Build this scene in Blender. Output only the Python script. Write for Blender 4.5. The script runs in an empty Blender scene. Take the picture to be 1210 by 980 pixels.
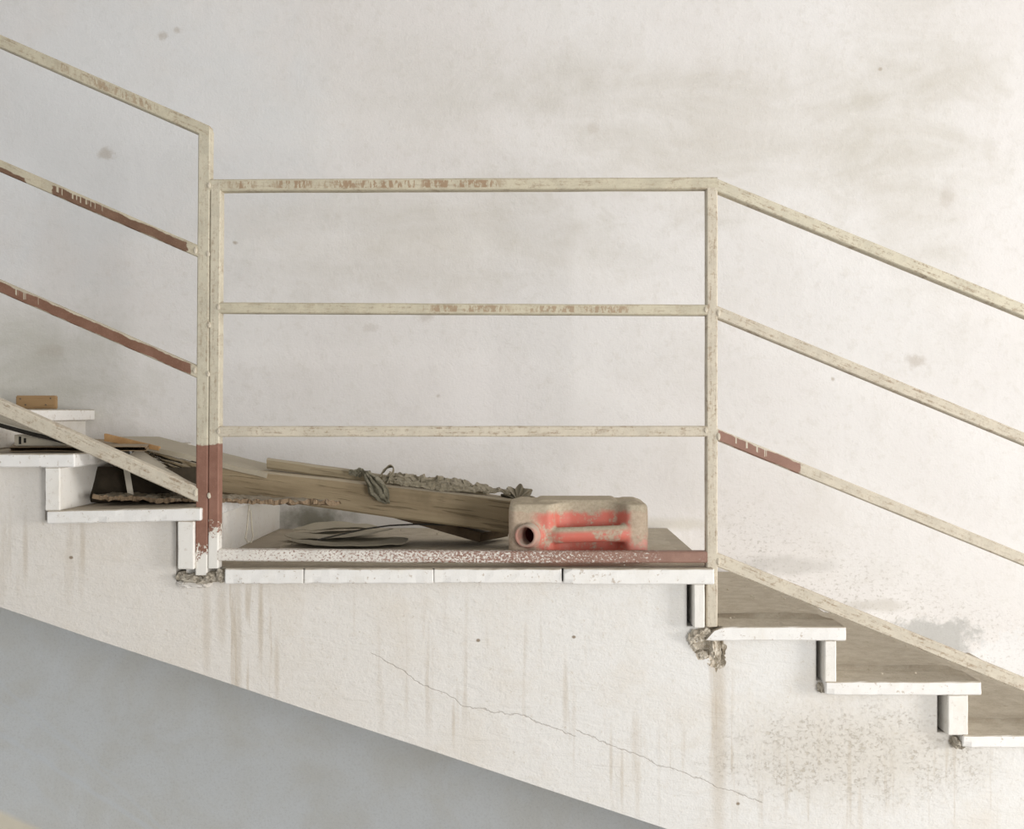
import bpy, bmesh, math, random
from mathutils import Vector, Matrix, noise as mn

random.seed(7)
SC = bpy.context.scene
COL = SC.collection

# ------------------------------------------------------------------ camera, world, lights, exposure
EYE = 1.60            # camera height above the lower floor
DIST = 2.50           # camera to the front plane of the stair (Y = 0)
FPX = 1250.0          # focal length in pixels of the 1210 px wide frame
WALL_Y = 0.856        # the wall the stair runs along

cam_d = bpy.data.cameras.new('camera')
cam = bpy.data.objects.new('camera', cam_d); COL.objects.link(cam)
cam.location = (0, -DIST, EYE); cam.rotation_euler = (math.pi/2, 0, 0)
cam_d.sensor_fit = 'HORIZONTAL'; cam_d.sensor_width = 36
cam_d.lens = 36*FPX/1210
cam_d.shift_x = -25/1210; cam_d.shift_y = -5/1210
cam_d.clip_start = 0.05; cam_d.clip_end = 60
cam_d.dof.use_dof = True; cam_d.dof.focus_distance = 2.62; cam_d.dof.aperture_fstop = 4.5
SC.camera = cam

w = bpy.data.worlds.new('world'); SC.world = w; w.use_nodes = True
w.node_tree.nodes['Background'].inputs[0].default_value = (0.93, 0.97, 1.0, 1)
w.node_tree.nodes['Background'].inputs[1].default_value = 0.66

def area(name, loc, target, sx, sy, power, color):
    d = bpy.data.lights.new(name, 'AREA'); d.shape = 'RECTANGLE'
    d.size = sx; d.size_y = sy; d.energy = power; d.color = color
    o = bpy.data.objects.new(name, d); COL.objects.link(o)
    o.location = loc
    o.rotation_euler = (Vector(target)-Vector(loc)).to_track_quat('-Z', 'Y').to_euler()
    return o
area('side_window_light', (6.2, -2.5, 1.45), (0.2, 0.4, 1.25), 1.7, 1.7, 235, (1.0, 0.98, 0.955))
area('front_window_light', (2.7, -4.4, 1.30), (-0.4, 0.5, 1.15), 1.2, 1.5, 118, (1.0, 0.98, 0.955))

vs = SC.view_settings
SC.display_settings.display_device = 'sRGB'
vs.view_transform = 'Standard'; vs.look = 'None'; vs.gamma = 1.0; vs.exposure = -0.08
vs.use_curve_mapping = False
SC.cycles.max_bounces = 8; SC.cycles.diffuse_bounces = 5
SC.cycles.use_denoising = True

# ------------------------------------------------------------------ helpers
def P(px, py, Y=0.0):
    """point of the place seen at photo pixel (px, py) if it lies at depth Y"""
    k = (DIST+Y)/FPX
    return Vector(((px-630)*k, Y, EYE-(py-485)*k))

def link(name, mesh, mat=None, parent=None, loc=None):
    o = bpy.data.objects.new(name, mesh); COL.objects.link(o)
    if mat is not None:
        for m in (mat if isinstance(mat, (list, tuple)) else [mat]): mesh.materials.append(m)
    if parent is not None: o.parent = parent
    if loc is not None: o.location = loc
    return o

def obj(name, bm, mat, parent=None, smooth=False, world=True):
    """bmesh in world coordinates -> one mesh object, parented where it stands"""
    bmesh.ops.recalc_face_normals(bm, faces=bm.faces[:])
    if parent is not None and world:
        bmesh.ops.translate(bm, verts=bm.verts[:], vec=-root_loc(parent))
    me = bpy.data.meshes.new(name); bm.to_mesh(me); bm.free()
    if smooth:
        for p in me.polygons: p.use_smooth = True
    return link(name, me, mat, parent)

def root_loc(o):
    v = Vector((0, 0, 0))
    while o is not None: v += o.location; o = o.parent
    return v

def tag(o, label, cat, group=None, kind=None):
    o['label'] = label; o['category'] = cat
    if group: o['group'] = group
    if kind: o['kind'] = kind
    return o

def empty(name, loc, label, cat, group=None):
    o = bpy.data.objects.new(name, None); COL.objects.link(o); o.location = loc
    o.empty_display_size = 0.05
    return tag(o, label, cat, group)

def single(name, bm, mat, label, cat, group=None, smooth=False):
    """a thing that is one mesh, its origin at the middle of its base"""
    xs = [v.co.x for v in bm.verts]; ys = [v.co.y for v in bm.verts]; zs = [v.co.z for v in bm.verts]
    c = Vector(((min(xs)+max(xs))/2, (min(ys)+max(ys))/2, min(zs)))
    bmesh.ops.translate(bm, verts=bm.verts[:], vec=-c)
    o = obj(name, bm, mat, None, smooth)
    o.location = c
    return tag(o, label, cat, group)

def box(bm, x0, x1, y0, y1, z0, z1):
    v = [bm.verts.new((x, y, z)) for x in (x0, x1) for y in (y0, y1) for z in (z0, z1)]
    for f in ((0,1,3,2), (4,6,7,5), (0,4,5,1), (2,3,7,6), (0,2,6,4), (1,5,7,3)):
        bm.faces.new([v[i] for i in f])
    return v

def N3(p, s=1.0, seed=0.0):
    return mn.noise(Vector((p[0]*s+seed*13.1, p[1]*s-seed*7.7, p[2]*s+seed*3.3)))

def slab(x0, x1, y0, y1, z0, z1, jit=0.0012, seed=0.0, bev=0.0025, step=0.02, tilt=0.0, chips=()):
    """stone slab: cut along its length, edges bevelled, uneven and chipped"""
    bm = bmesh.new(); box(bm, x0, x1, y0, y1, z0, z1)
    n = max(2, int((x1-x0)/step))
    for i in range(1, n):
        bmesh.ops.bisect_plane(bm, geom=bm.verts[:]+bm.edges[:]+bm.faces[:], plane_co=(x0+(x1-x0)*i/n, 0, 0), plane_no=(1, 0, 0))
    m = max(2, int((z1-z0)/0.012))
    for i in range(1, m):
        bmesh.ops.bisect_plane(bm, geom=bm.verts[:]+bm.edges[:]+bm.faces[:], plane_co=(0, 0, z0+(z1-z0)*i/m), plane_no=(0, 0, 1))
    e = [e for e in bm.edges if len(e.link_faces) == 2 and e.calc_face_angle(0) > 1.0]
    if bev: bmesh.ops.bevel(bm, geom=e, offset=bev, segments=1, affect='EDGES', profile=0.6)
    for v in bm.verts:
        c = v.co
        d = Vector((N3(c, 60, seed), N3(c, 60, seed+1), N3(c, 60, seed+2)))*jit
        if c.y < (y0+y1)/2: v.co += d + Vector((0, abs(N3(c, 25, seed+5))*jit*1.2, 0))
    for (cx, cz, r, dy) in chips:
        for v in bm.verts:
            q = math.hypot(v.co.x-cx, v.co.z-cz)
            if q < r and v.co.y < y0+0.02: v.co.y += dy*(1-q/r)
    if tilt:
        for v in bm.verts: v.co.z -= tilt*(v.co.x-x0)
    return bm

def prism(pts, y0, y1):
    """polygon in X/Z pulled through from y0 to y1"""
    bm = bmesh.new()
    a = [bm.verts.new((p[0], y0, p[1])) for p in pts]
    b = [bm.verts.new((p[0], y1, p[1])) for p in pts]
    bm.faces.new(a); bm.faces.new(b[::-1])
    n = len(pts)
    for i in range(n): bm.faces.new((a[i], b[i], b[(i+1) % n], a[(i+1) % n]))
    return bm

def tube(bm, path, r, seg=8, cap=True):
    """round bar through points; r a number or one per point"""
    rings = []
    for i, p in enumerate(path):
        p = Vector(p)
        t = (Vector(path[min(i+1, len(path)-1)])-Vector(path[max(i-1, 0)])).normalized()
        u = t.orthogonal().normalized() if i == 0 else (u-t*u.dot(t)).normalized()
        w_ = t.cross(u)
        rr = r[i] if isinstance(r, (list, tuple)) else r
        rings.append([bm.verts.new(p+(u*math.cos(k*2*math.pi/seg)+w_*math.sin(k*2*math.pi/seg))*rr) for k in range(seg)])
    for a, b in zip(rings, rings[1:]):
        for k in range(seg): bm.faces.new((a[k], a[(k+1) % seg], b[(k+1) % seg], b[k]))
    if cap: bm.faces.new(rings[0][::-1]); bm.faces.new(rings[-1])

def sheet(nu, nv, fn, thick):
    """thin sheet: fn(u, v) -> point, given a real thickness"""
    bm = bmesh.new()
    g = [[bm.verts.new(fn(i/nu, j/nv)) for j in range(nv+1)] for i in range(nu+1)]
    fs = [bm.faces.new((g[i][j], g[i+1][j], g[i+1][j+1], g[i][j+1])) for i in range(nu) for j in range(nv)]
    bmesh.ops.recalc_face_normals(bm, faces=fs)
    if sum(f.normal.z for f in fs) < 0: bmesh.ops.reverse_faces(bm, faces=fs)
    bm.normal_update()
    low = {v: bm.verts.new(v.co-v.normal*thick) for v in list(bm.verts)}      # positive thick = the sheet lies below fn
    rim = [e for e in bm.edges if len(e.link_faces) == 1]
    for f in fs: bm.faces.new([low[v] for v in reversed(f.verts)])
    for e in rim:
        p, q = e.verts; bm.faces.new((p, q, low[q], low[p]))
    return bm

# ------------------------------------------------------------------ node helper
class NT:
    def __init__(s, name, rough=0.85, spec=0.25):
        s.m = bpy.data.materials.new(name); s.m.use_nodes = True
        s.t = s.m.node_tree; s.b = s.t.nodes['Principled BSDF']
        s.b.inputs['Roughness'].default_value = rough
        s.b.inputs['Specular IOR Level'].default_value = spec
        s._pos = None
    def n(s, typ, **kw):
        x = s.t.nodes.new(typ)
        for k, v in kw.items(): setattr(x, k, v)
        return x
    def put(s, sock, v):
        if isinstance(v, bpy.types.NodeSocket): s.t.links.new(v, sock)
        elif isinstance(v, (tuple, list)) and sock.type == 'RGBA': sock.default_value = (*v[:3], 1)
        else: sock.default_value = v
    def pos(s):
        if s._pos is None: s._pos = s.n('ShaderNodeNewGeometry').outputs['Position']
        return s._pos
    def normal(s): return s.n('ShaderNodeNewGeometry').outputs['Normal']
    def objc(s): return s.n('ShaderNodeTexCoord').outputs['Object']
    def uv(s): return s.n('ShaderNodeTexCoord').outputs['UV']
    def xyz(s, v):
        x = s.n('ShaderNodeSeparateXYZ'); s.put(x.inputs[0], v); return x.outputs
    def vec(s, x, y, z):
        c = s.n('ShaderNodeCombineXYZ')
        for i, v in enumerate((x, y, z)): s.put(c.inputs[i], v)
        return c.outputs[0]
    def vm(s, op, a, b):
        x = s.n('ShaderNodeVectorMath', operation=op); s.put(x.inputs[0], a); s.put(x.inputs[1], b)
        return x.outputs['Value'] if op in ('LENGTH', 'DOT_PRODUCT', 'DISTANCE') else x.outputs[0]
    def scale(s, v, sc): return s.vm('MULTIPLY', v, sc if isinstance(sc, (tuple, list)) else (sc, sc, sc))
    def noise(s, v, sc, det=4, rough=0.55, dist=0.0):
        x = s.n('ShaderNodeTexNoise'); s.put(x.inputs['Vector'], v)
        x.inputs['Scale'].default_value = sc; x.inputs['Detail'].default_value = det
        x.inputs['Roughness'].default_value = rough; x.inputs['Distortion'].default_value = dist
        return x.outputs['Fac']
    def voro(s, v, sc, feature='F1'):
        x = s.n('ShaderNodeTexVoronoi', feature=feature); s.put(x.inputs['Vector'], v); x.inputs['Scale'].default_value = sc
        return x.outputs['Distance']
    def ma(s, op, a, b=0.0, c=None, clamp=False):
        x = s.n('ShaderNodeMath', operation=op, use_clamp=clamp); s.put(x.inputs[0], a); s.put(x.inputs[1], b)
        if c is not None: s.put(x.inputs[2], c)
        return x.outputs[0]
    def mul(s, *a):
        r = a[0]
        for q in a[1:]: r = s.ma('MULTIPLY', r, q)
        return r
    def ss(s, v, lo, hi, a=0.0, b=1.0):
        x = s.n('ShaderNodeMapRange', interpolation_type='SMOOTHSTEP')
        s.put(x.inputs[0], v); x.inputs[1].default_value = lo; x.inputs[2].default_value = hi
        x.inputs[3].default_value = a; x.inputs[4].default_value = b
        return x.outputs[0]
    def ls(s, v, lo, hi, a=0.0, b=1.0):
        x = s.n('ShaderNodeMapRange'); s.put(x.inputs[0], v)
        for i, q in enumerate((lo, hi, a, b)): x.inputs[i+1].default_value = q
        return x.outputs[0]
    def mix(s, f, a, b):
        x = s.n('ShaderNodeMix', data_type='RGBA'); s.put(x.inputs[0], f); s.put(x.inputs[6], a); s.put(x.inputs[7], b)
        return x.outputs[2]
    def out(s, col, bump=None, strength=0.3, dist=0.004, rough=None):
        s.put(s.b.inputs['Base Color'], col)
        if bump is not None:
            x = s.n('ShaderNodeBump'); x.inputs['Strength'].default_value = strength; x.inputs['Distance'].default_value = dist
            s.put(x.inputs['Height'], bump); s.t.links.new(x.outputs[0], s.b.inputs['Normal'])
        if rough is not None: s.put(s.b.inputs['Roughness'], rough)
        return s.m

def blob(t, wp, c, rx, rz, edge=(0.35, 1.0), nz=None):
    """soft irregular spot on an upright surface, 1 inside and 0 outside"""
    q = t.scale(t.vm('SUBTRACT', wp, (c[0], 0, c[2])), (1/rx, 0, 1/rz))
    d = t.vm('LENGTH', q, (0, 0, 0))
    if nz is not None: d = t.ma('ADD', d, nz)
    return t.ss(d, edge[0], edge[1], 1.0, 0.0)

# ------------------------------------------------------------------ materials
def wall_material():
    t = NT('aged_wall_plaster', 0.92, 0.15)
    p = t.pos(); WY = WALL_Y
    big = t.noise(p, 1.3, 5, 0.6); mid = t.noise(p, 5, 6, 0.62, 0.4); fine = t.noise(p, 38, 5, 0.65); grit = t.noise(p, 160, 3, 0.6)
    stretch = t.noise(t.scale(p, (1, 1, 3.2)), 2.2, 6, 0.65, 0.6)
    wob = t.ma('MULTIPLY', t.ma('SUBTRACT', t.noise(p, 4.5, 6, 0.65, 0.5), 0.5), 1.6)
    wob2 = t.ma('MULTIPLY', t.ma('SUBTRACT', t.noise(p, 22, 5, 0.7), 0.5), 2.2)
    col = t.mix(t.ss(big, 0.35, 0.68), (0.80, 0.78, 0.765), (0.765, 0.735, 0.715))
    col = t.mix(t.mul(t.ss(mid, 0.5, 0.8), 0.35), col, (0.66, 0.63, 0.58))
    col = t.mix(t.mul(t.ss(fine, 0.5, 0.72), 0.28), col, (0.62, 0.585, 0.53))
    def spot(col, px, py, rx, rz, c, amt, edge=(0.3, 1.1), nz=wob):
        return t.mix(t.mul(blob(t, p, P(px, py, WY), rx/372, rz/372, edge, nz), amt), col, c)
    tan = (0.545, 0.51, 0.44)
    streaky = t.ls(stretch, 0.3, 0.7, 0.15, 1.0)
    col = spot(col, 860, 150, 360, 120, tan, t.mul(streaky, 0.6))
    col = spot(col, 1085, 150, 110, 240, tan, t.mul(streaky, 0.55))
    col = spot(col, 470, 285, 330, 90, tan, t.mul(streaky, 0.5))
    col = spot(col, 470, 110, 300, 90, (0.6, 0.58, 0.53), t.mul(streaky, 0.30))
    col = spot(col, 30, 440, 170, 110, (0.52, 0.51, 0.44), t.mul(streaky, 0.75))  # shade low on the left, painted as a greenish grey patch
    col = spot(col, 560, 470, 110, 60, (0.86, 0.83, 0.82), 0.5)
    col = spot(col, 120, 150, 320, 220, (0.74, 0.755, 0.77), 0.55)
    # scuffs
    for px, py, rx, rz, a in ((190, 42, 9, 6, .55), (209, 36, 7, 5, .5), (126, 181, 12, 9, .55), (1080, 426, 14, 10, .45),
                              (278, 287, 4, 3, .9), (518, 468, 5, 4, .6), (1040, 82, 3, 3, .8), (984, 448, 3, 3, .7), (700, 152, 9, 10, .25),
                              (505, 375, 12, 10, .3), (440, 388, 14, 7, .25), (1120, 230, 10, 22, .25), (60, 415, 22, 8, .25)):
        col = spot(col, px, py, rx*1.1, rz*1.1, (0.46, 0.40, 0.33), a, (0.2, 1.0), wob2)
    # damp speckle along the stair line
    xz = t.xyz(p)
    L0 = P(845, 655, WY); L1 = P(1190, 800, WY); sl = (L1.z-L0.z)/(L1.x-L0.x)
    h = t.ma('SUBTRACT', xz[2], t.ma('MULTIPLY_ADD', xz[0], sl, L0.z-sl*L0.x))
    band = t.mul(t.ss(h, 0.03, 0.34, 1, 0), t.ss(xz[0], L0.x-0.12, L0.x+0.12))
    spk = t.ss(t.noise(t.scale(p, (1, 1, 1.7)), 62, 5, 0.75), 0.535, 0.63)
    col = t.mix(t.mul(band, spk, 0.8), col, (0.50, 0.47, 0.43))
    spk_all = t.ss(t.noise(p, 85, 4, 0.75), 0.64, 0.72)
    col = t.mix(t.mul(spk_all, 0.30), col, (0.50, 0.46, 0.40))
    col = spot(col, 1100, 752, 74, 24, (0.50, 0.495, 0.475), 0.85, (0.5, 1.0), wob2)
    col = spot(col, 925, 668, 66, 15, (0.54, 0.52, 0.49), 0.6, (0.4, 1.1))
    col = spot(col, 1030, 716, 46, 9, (0.58, 0.55, 0.50), 0.6, (0.3, 1.1))
    col = spot(col, 1200, 778, 50, 38, (0.82, 0.835, 0.85), 0.4, (0.7, 0.95), wob2)
    # dirty foot of the wall over the landing
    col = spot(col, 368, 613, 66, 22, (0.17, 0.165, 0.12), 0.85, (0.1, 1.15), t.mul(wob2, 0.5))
    col = spot(col, 800, 620, 70, 9, (0.62, 0.58, 0.50), 0.6, (0.2, 1.2))
    # under the stair: shade painted as a cooler grey, with pale scrapes
    S0 = P(0, 690, WY); S1 = P(790, 952, WY); s2 = (S1.z-S0.z)/(S1.x-S0.x)
    hs = t.ma('SUBTRACT', xz[2], t.ma('MULTIPLY_ADD', xz[0], s2, S0.z-s2*S0.x))
    under = t.ss(hs, -0.03, 0.03, 1, 0)
    g = t.mix(t.ss(mid, 0.35, 0.7), (0.70, 0.72, 0.73), (0.655, 0.655, 0.63))
    g = t.mix(t.mul(t.ss(t.noise(p, 140, 3, 0.7), 0.45, 0.75), 0.25), g, (0.42, 0.41, 0.39))
    for (ax, ay, bx, by, wd, am) in ((20, 880, 190, 985, .010, .5), (60, 860, 190, 975, .010, .35), (0, 830, 120, 905, .006, .35), (0, 905, 60, 950, .02, .25)):
        A = P(ax, ay, WY); B = P(bx, by, WY); s3 = (B.z-A.z)/(B.x-A.x)
        dl = t.ma('ABSOLUTE', t.ma('ADD', t.ma('SUBTRACT', xz[2], t.ma('MULTIPLY_ADD', xz[0], s3, A.z-s3*A.x)), t.mul(t.ma('SUBTRACT', mid, 0.5), 0.05)))
        ln = t.mul(t.ss(dl, wd*.3, wd*1.4, 1, 0), t.ss(xz[0], B.x, B.x+0.1, 1, 0))
        g = t.mix(t.mul(ln, am), g, (0.68, 0.71, 0.74))
    col = t.mix(under, col, g)
    bump = t.ma('ADD', t.ma('ADD', t.mul(fine, 0.45), t.mul(grit, 0.25)), t.mul(mid, 1.2))
    return t.out(col, bump, 0.45, 0.007)

def fascia_material():
    t = NT('limewashed_concrete', 0.9, 0.15)
    p = t.pos(); xz = t.xyz(p); FY = 0.035
    mid = t.noise(p, 6, 6, 0.62, 0.3); fine = t.noise(p, 55, 5, 0.7); grit = t.noise(p, 190, 3, 0.6)
    wob = t.ma('MULTIPLY', t.ma('SUBTRACT', t.noise(p, 6, 6, 0.65, 0.5), 0.5), 1.5)
    wob2 = t.ma('MULTIPLY', t.ma('SUBTRACT', t.noise(p, 26, 5, 0.7), 0.5), 2.0)
    a = P(150, 0, FY).x; b = P(900, 0, FY).x
    col = t.mix(t.ss(xz[0], a, b), (0.755, 0.715, 0.665), (0.775, 0.76, 0.735))
    col = t.mix(t.mul(t.ss(mid, 0.42, 0.75), 0.55), col, (0.70, 0.64, 0.56))
    col = t.mix(t.mul(t.ss(fine, 0.5, 0.75), 0.30), col, (0.62, 0.56, 0.47))
    # runs of dirty water below the slab joints
    runs = t.noise(t.vec(t.mul(xz[0], 1.0), 0.0, t.mul(xz[2], 0.06)), 34, 4, 0.6)
    runm = t.ss(runs, 0.53, 0.66)
    def spot(col, px, py, rx, rz, c, amt, edge=(0.3, 1.1), nz=wob):
        return t.mix(t.mul(blob(t, p, P(px, py, FY), rx/493, rz/493, edge, nz), amt), col, c)
    brown = (0.50, 0.42, 0.32)
    for px, py, rx, rz, am in ((290, 755, 75, 110, .6), (50, 640, 120, 90, .28), (850, 850, 24, 140, .55), (780, 900, 120, 80, .30), (470, 760, 120, 120, .22),
                               (600, 800, 140, 100, .25), (1000, 930, 200, 80, .45), (1150, 920, 120, 90, .4)):
        col = spot(col, px, py, rx, rz, brown, t.mul(runm, am))
    for px, py, rx, rz, am in ((308, 735, 3.2, 55, .55), (282, 760, 3.5, 80, .4), (292, 712, 2.4, 24, .5), (327, 790, 3, 40, .4), (244, 740, 5, 60, .35), (262, 725, 6, 40, .35),
                               (849, 850, 9, 160, .50), (668, 820, 3, 45, .35), (30, 650, 3, 40, .4), (98, 650, 3, 30, .3), (536, 855, 2, 30, .4), (722, 900, 2, 40, .4), (735, 920, 2, 40, .35)):
        col = spot(col, px, py, rx*1.5, rz*1.3, brown, am, (0.2, 1.05), t.mul(wob, 0.35))
    # pitted damp ground on the lower right
    pit = t.mul(t.ss(t.noise(t.scale(p, (1, 1, 1.35)), 95, 7, 0.8, 0.3), 0.525, 0.60), t.ss(t.noise(p, 17, 5, 0.7), 0.36, 0.54))
    pz = blob(t, p, P(1005, 885, FY), 190/493, 75/493, (0.1, 1.2), wob)
    col = t.mix(t.mul(pz, pit, 0.85), col, (0.44, 0.38, 0.29))
    col = t.mix(t.mul(pz, 0.6), col, (0.62, 0.57, 0.49))
    col = spot(col, 1010, 790, 60, 42, (0.60, 0.53, 0.43), 0.4)
    pit2 = t.ss(t.noise(p, 95, 4, 0.72), 0.63, 0.70)
    col = t.mix(t.mul(pit2, 0.40), col, (0.50, 0.43, 0.33))
    for px, py in ((678, 753), (565, 757), (84, 659), (872, 950)):
        col = spot(col, px, py, 3.2, 2.6, (0.25, 0.19, 0.13), 0.9, (0.4, 1.0), t.mul(wob2, 0.3))
    # hairline crack wandering down the fascia
    crack = None
    for (ax, ay, bx, by) in ((438, 770, 545, 835), (545, 835, 600, 843), (600, 843, 680, 870), (680, 862, 815, 918), (815, 918, 900, 950), (202, 700, 203, 720)):
        A = P(ax, ay, FY); B = P(bx, by, FY); sl = (B.z-A.z)/(B.x-A.x)
        dl = t.ma('ABSOLUTE', t.ma('ADD', t.ma('SUBTRACT', xz[2], t.ma('MULTIPLY_ADD', xz[0], sl, A.z-sl*A.x)), t.mul(t.ma('SUBTRACT', t.noise(p, 14, 4, 0.6), 0.5), 0.05)))
        m = t.mul(t.ss(dl, 0.0004, 0.0022, 1, 0), t.ss(xz[0], A.x-.003, A.x+.003), t.ss(xz[0], B.x-.003, B.x+.003, 1, 0))
        crack = m if crack is None else t.ma('MAXIMUM', crack, m)
    col = t.mix(t.mul(crack, 0.38), col, (0.36, 0.30, 0.24))
    trowel = t.noise(t.scale(p, (1, 1, 3.5)), 9, 5, 0.6, 1.2)
    bump = t.ma('SUBTRACT', t.ma('ADD', t.ma('ADD', t.mul(fine, 0.5), t.mul(grit, 0.25)), t.ma('ADD', t.mul(mid, 0.8), t.mul(trowel, 0.9))), t.ma('ADD', t.mul(crack, 0.5), t.mul(pz, pit, 0.5)))
    return t.out(col, bump, 0.5, 0.006)

DUST = (0.49, 0.43, 0.345)
def slab_material(name='white_slab', white=(0.84, 0.82, 0.79), chip=0.6):
    """white painted stone; what faces up lies under dust"""
    t = NT(name, 0.8, 0.2)
    p = t.pos(); nz = t.xyz(t.normal())[2]
    fine = t.noise(p, 70, 5, 0.7); mid = t.noise(p, 14, 5, 0.65); grit = t.noise(p, 260, 3, 0.7)
    streak = t.noise(t.scale(p, (0.5, 1, 6)), 9, 5, 0.6, 0.5)
    col = t.mix(t.mul(t.ss(mid, 0.45, 0.8), 0.45), white, (0.72, 0.66, 0.56))
    col = t.mix(t.mul(t.ss(fine, 0.58, 0.66), chip), col, (0.40, 0.31, 0.22))
    d = t.mix(t.ss(streak, 0.3, 0.7), DUST, (0.41, 0.355, 0.28))
    d = t.mix(t.mul(t.ss(grit, 0.5, 0.75), 0.5), d, (0.58, 0.51, 0.41))
    f = t.ss(t.ma('ADD', nz, t.mul(t.ma('SUBTRACT', mid, 0.5), 0.5)), 0.45, 0.75)
    return t.out(t.mix(f, col, d), t.ma('ADD', t.mul(fine, 0.6), t.mul(grit, 0.4)), 0.3, 0.003)

def dust_material():
    t = NT('dry_dust', 0.95, 0.05)
    p = t.pos()
    streak = t.noise(t.scale(p, (0.8, 0.8, 1)), 34, 7, 0.72, 0.2); grit = t.noise(p, 300, 3, 0.7); mid = t.noise(p, 45, 5, 0.6)
    d = t.mix(t.ss(streak, 0.36, 0.64), (0.535, 0.48, 0.395), (0.44, 0.385, 0.305))
    d = t.mix(t.mul(t.ss(grit, 0.45, 0.68), 0.6), d, (0.60, 0.54, 0.44))
    d = t.mix(t.mul(t.ss(mid, 0.62, 0.7), 0.4), d, (0.26, 0.21, 0.15))
    at = t.n('ShaderNodeAttribute', attribute_name='ridge_shade').outputs['Fac']
    d = t.mix(t.mul(at, 0.9), d, (0.17, 0.13, 0.085))  # painted shade along the front of the dust ridge
    return t.out(d, t.ma('ADD', grit, mid), 0.35, 0.003)

def paint_material(name, red=(), speckle=None, dirt=0.5, streak_dirt=0.0, cream=(0.59, 0.535, 0.405), combs=(), prim=((0.235, 0.115, 0.08), (0.29, 0.15, 0.108)), whitefoot=0.0, ragged=0.0):
    """cream paint on steel (u = metres along the bar, v = 0..1 across it); `red` lists bare primer lengths
    (from, to, lowest v, highest v, drips); `speckle` = (from, to) where the top coat flakes off the primer"""
    t = NT(name, 0.62, 0.3)
    uv = t.xyz(t.uv()); u, v = uv[0], uv[1]
    p = t.pos()
    fine = t.noise(p, 120, 5, 0.72); mid = t.noise(p, 22, 5, 0.65); grit = t.noise(p, 420, 3, 0.6)
    long = t.noise(t.vec(t.mul(u, 10.0), t.mul(v, 2.5), 0.0), 1.6, 5, 0.7)
    col = t.mix(t.ss(mid, 0.35, 0.7), cream, tuple(c*0.86 for c in cream))
    col = t.mix(t.mul(t.ss(grit, 0.5, 0.8), 0.3), col, (0.80, 0.76, 0.66))
    col = t.mix(t.mul(t.ss(fine, 0.54, 0.66), dirt), col, (0.42, 0.33, 0.23))
    col = t.mix(t.mul(t.ss(long, 0.5, 0.64), t.ss(fine, 0.40, 0.55), dirt), col, (0.30, 0.215, 0.14))
    if streak_dirt:
        comb = t.ss(t.noise(t.vec(t.mul(u, 110.0), t.mul(v, 0.9), 0.0), 1.0, 4, 0.7), 0.46, 0.54)
        gate = t.ss(t.noise(t.vec(t.mul(u, 9.0), 0.0, 0.0), 1.0, 3, 0.6), 0.40, 0.48)
        rng_ = None
        for (ca, cb) in combs:
            q = t.mul(t.ss(u, ca-.02, ca+.02), t.ss(u, cb-.02, cb+.02, 1, 0)); rng_ = q if rng_ is None else t.ma('MAXIMUM', rng_, q)
        gate = t.mul(gate, rng_)
        band = t.mul(t.ss(v, 0.15, 0.25), t.ss(v, 0.78, 0.88, 1, 0))
        col = t.mix(t.mul(comb, gate, band, streak_dirt), col, (0.33, 0.215, 0.13))
    if whitefoot: col = t.mix(t.ss(u, whitefoot*.7, whitefoot*1.6, 1, 0), col, (0.80, 0.77, 0.715))
    primer = t.mix(t.ss(mid, 0.35, 0.7), prim[0], prim[1])
    primer = t.mix(t.mul(t.ss(grit, 0.55, 0.75), 0.35), primer, (0.42, 0.25, 0.18))
    jag = t.mul(t.ma('SUBTRACT', t.noise(t.vec(t.mul(u, 40.0), t.mul(v, 1.2), 0.0), 1.0, 5, 0.7), 0.5), 0.03)
    jv = t.mul(t.ma('SUBTRACT', t.noise(t.vec(t.mul(u, 14.0), 0.0, 0.0), 1.0, 4, 0.6), 0.5), 0.7)
    for (a, b, lo, hi, drips) in red:
        uu = t.ma('ADD', u, jag)
        if ragged: uu = t.ma('ADD', uu, t.mul(t.ma('SUBTRACT', fine, 0.5), t.ss(u, (a+b)*.5-.05, (a+b)*.5+.05, ragged, 0.0)))
        vv = t.ma('ADD', v, jv)
        m = t.mul(t.ss(uu, a-.002, a+.002), t.ss(uu, b-.002, b+.002, 1, 0), t.ss(vv, lo-.04, lo+.04), t.ss(vv, hi-.05, hi+.05, 1, 0))
        if drips:
            dn = t.noise(t.vec(t.mul(u, 105.0), 0.0, 0.0), 1.0, 2, 0.5)
            dl = t.noise(t.vec(t.mul(u, 60.0), 5.0, 0.0), 1.0, 2, 0.5)
            dr = t.mul(t.ss(dn, 0.545, 0.575), t.ss(t.ma('SUBTRACT', v, t.mul(dl, 0.9)), -0.12, -0.06))
            gate = t.ss(u, drips[1]-.01, drips[1]+.01, 1, 0)
            gate = t.mul(gate, t.ss(u, drips[0]-.01, drips[0]+.01))
            m = t.mul(m, t.ma('SUBTRACT', 1.0, t.mul(dr, gate)))
        col = t.mix(m, col, primer)
    if speckle:
        a, b, full = speckle
        grow = t.ls(u, a, b, 0.40, full)
        fl = t.noise(t.scale(p, (1, 1, 1.4)), 150, 5, 0.75)
        m = t.ss(t.ma('SUBTRACT', grow, fl), -0.02, 0.025)
        col = t.mix(m, col, primer)
    return t.out(col, t.ma('ADD', t.mul(fine, 1.0), t.mul(grit, 0.4)), 0.35, 0.0015)

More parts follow.
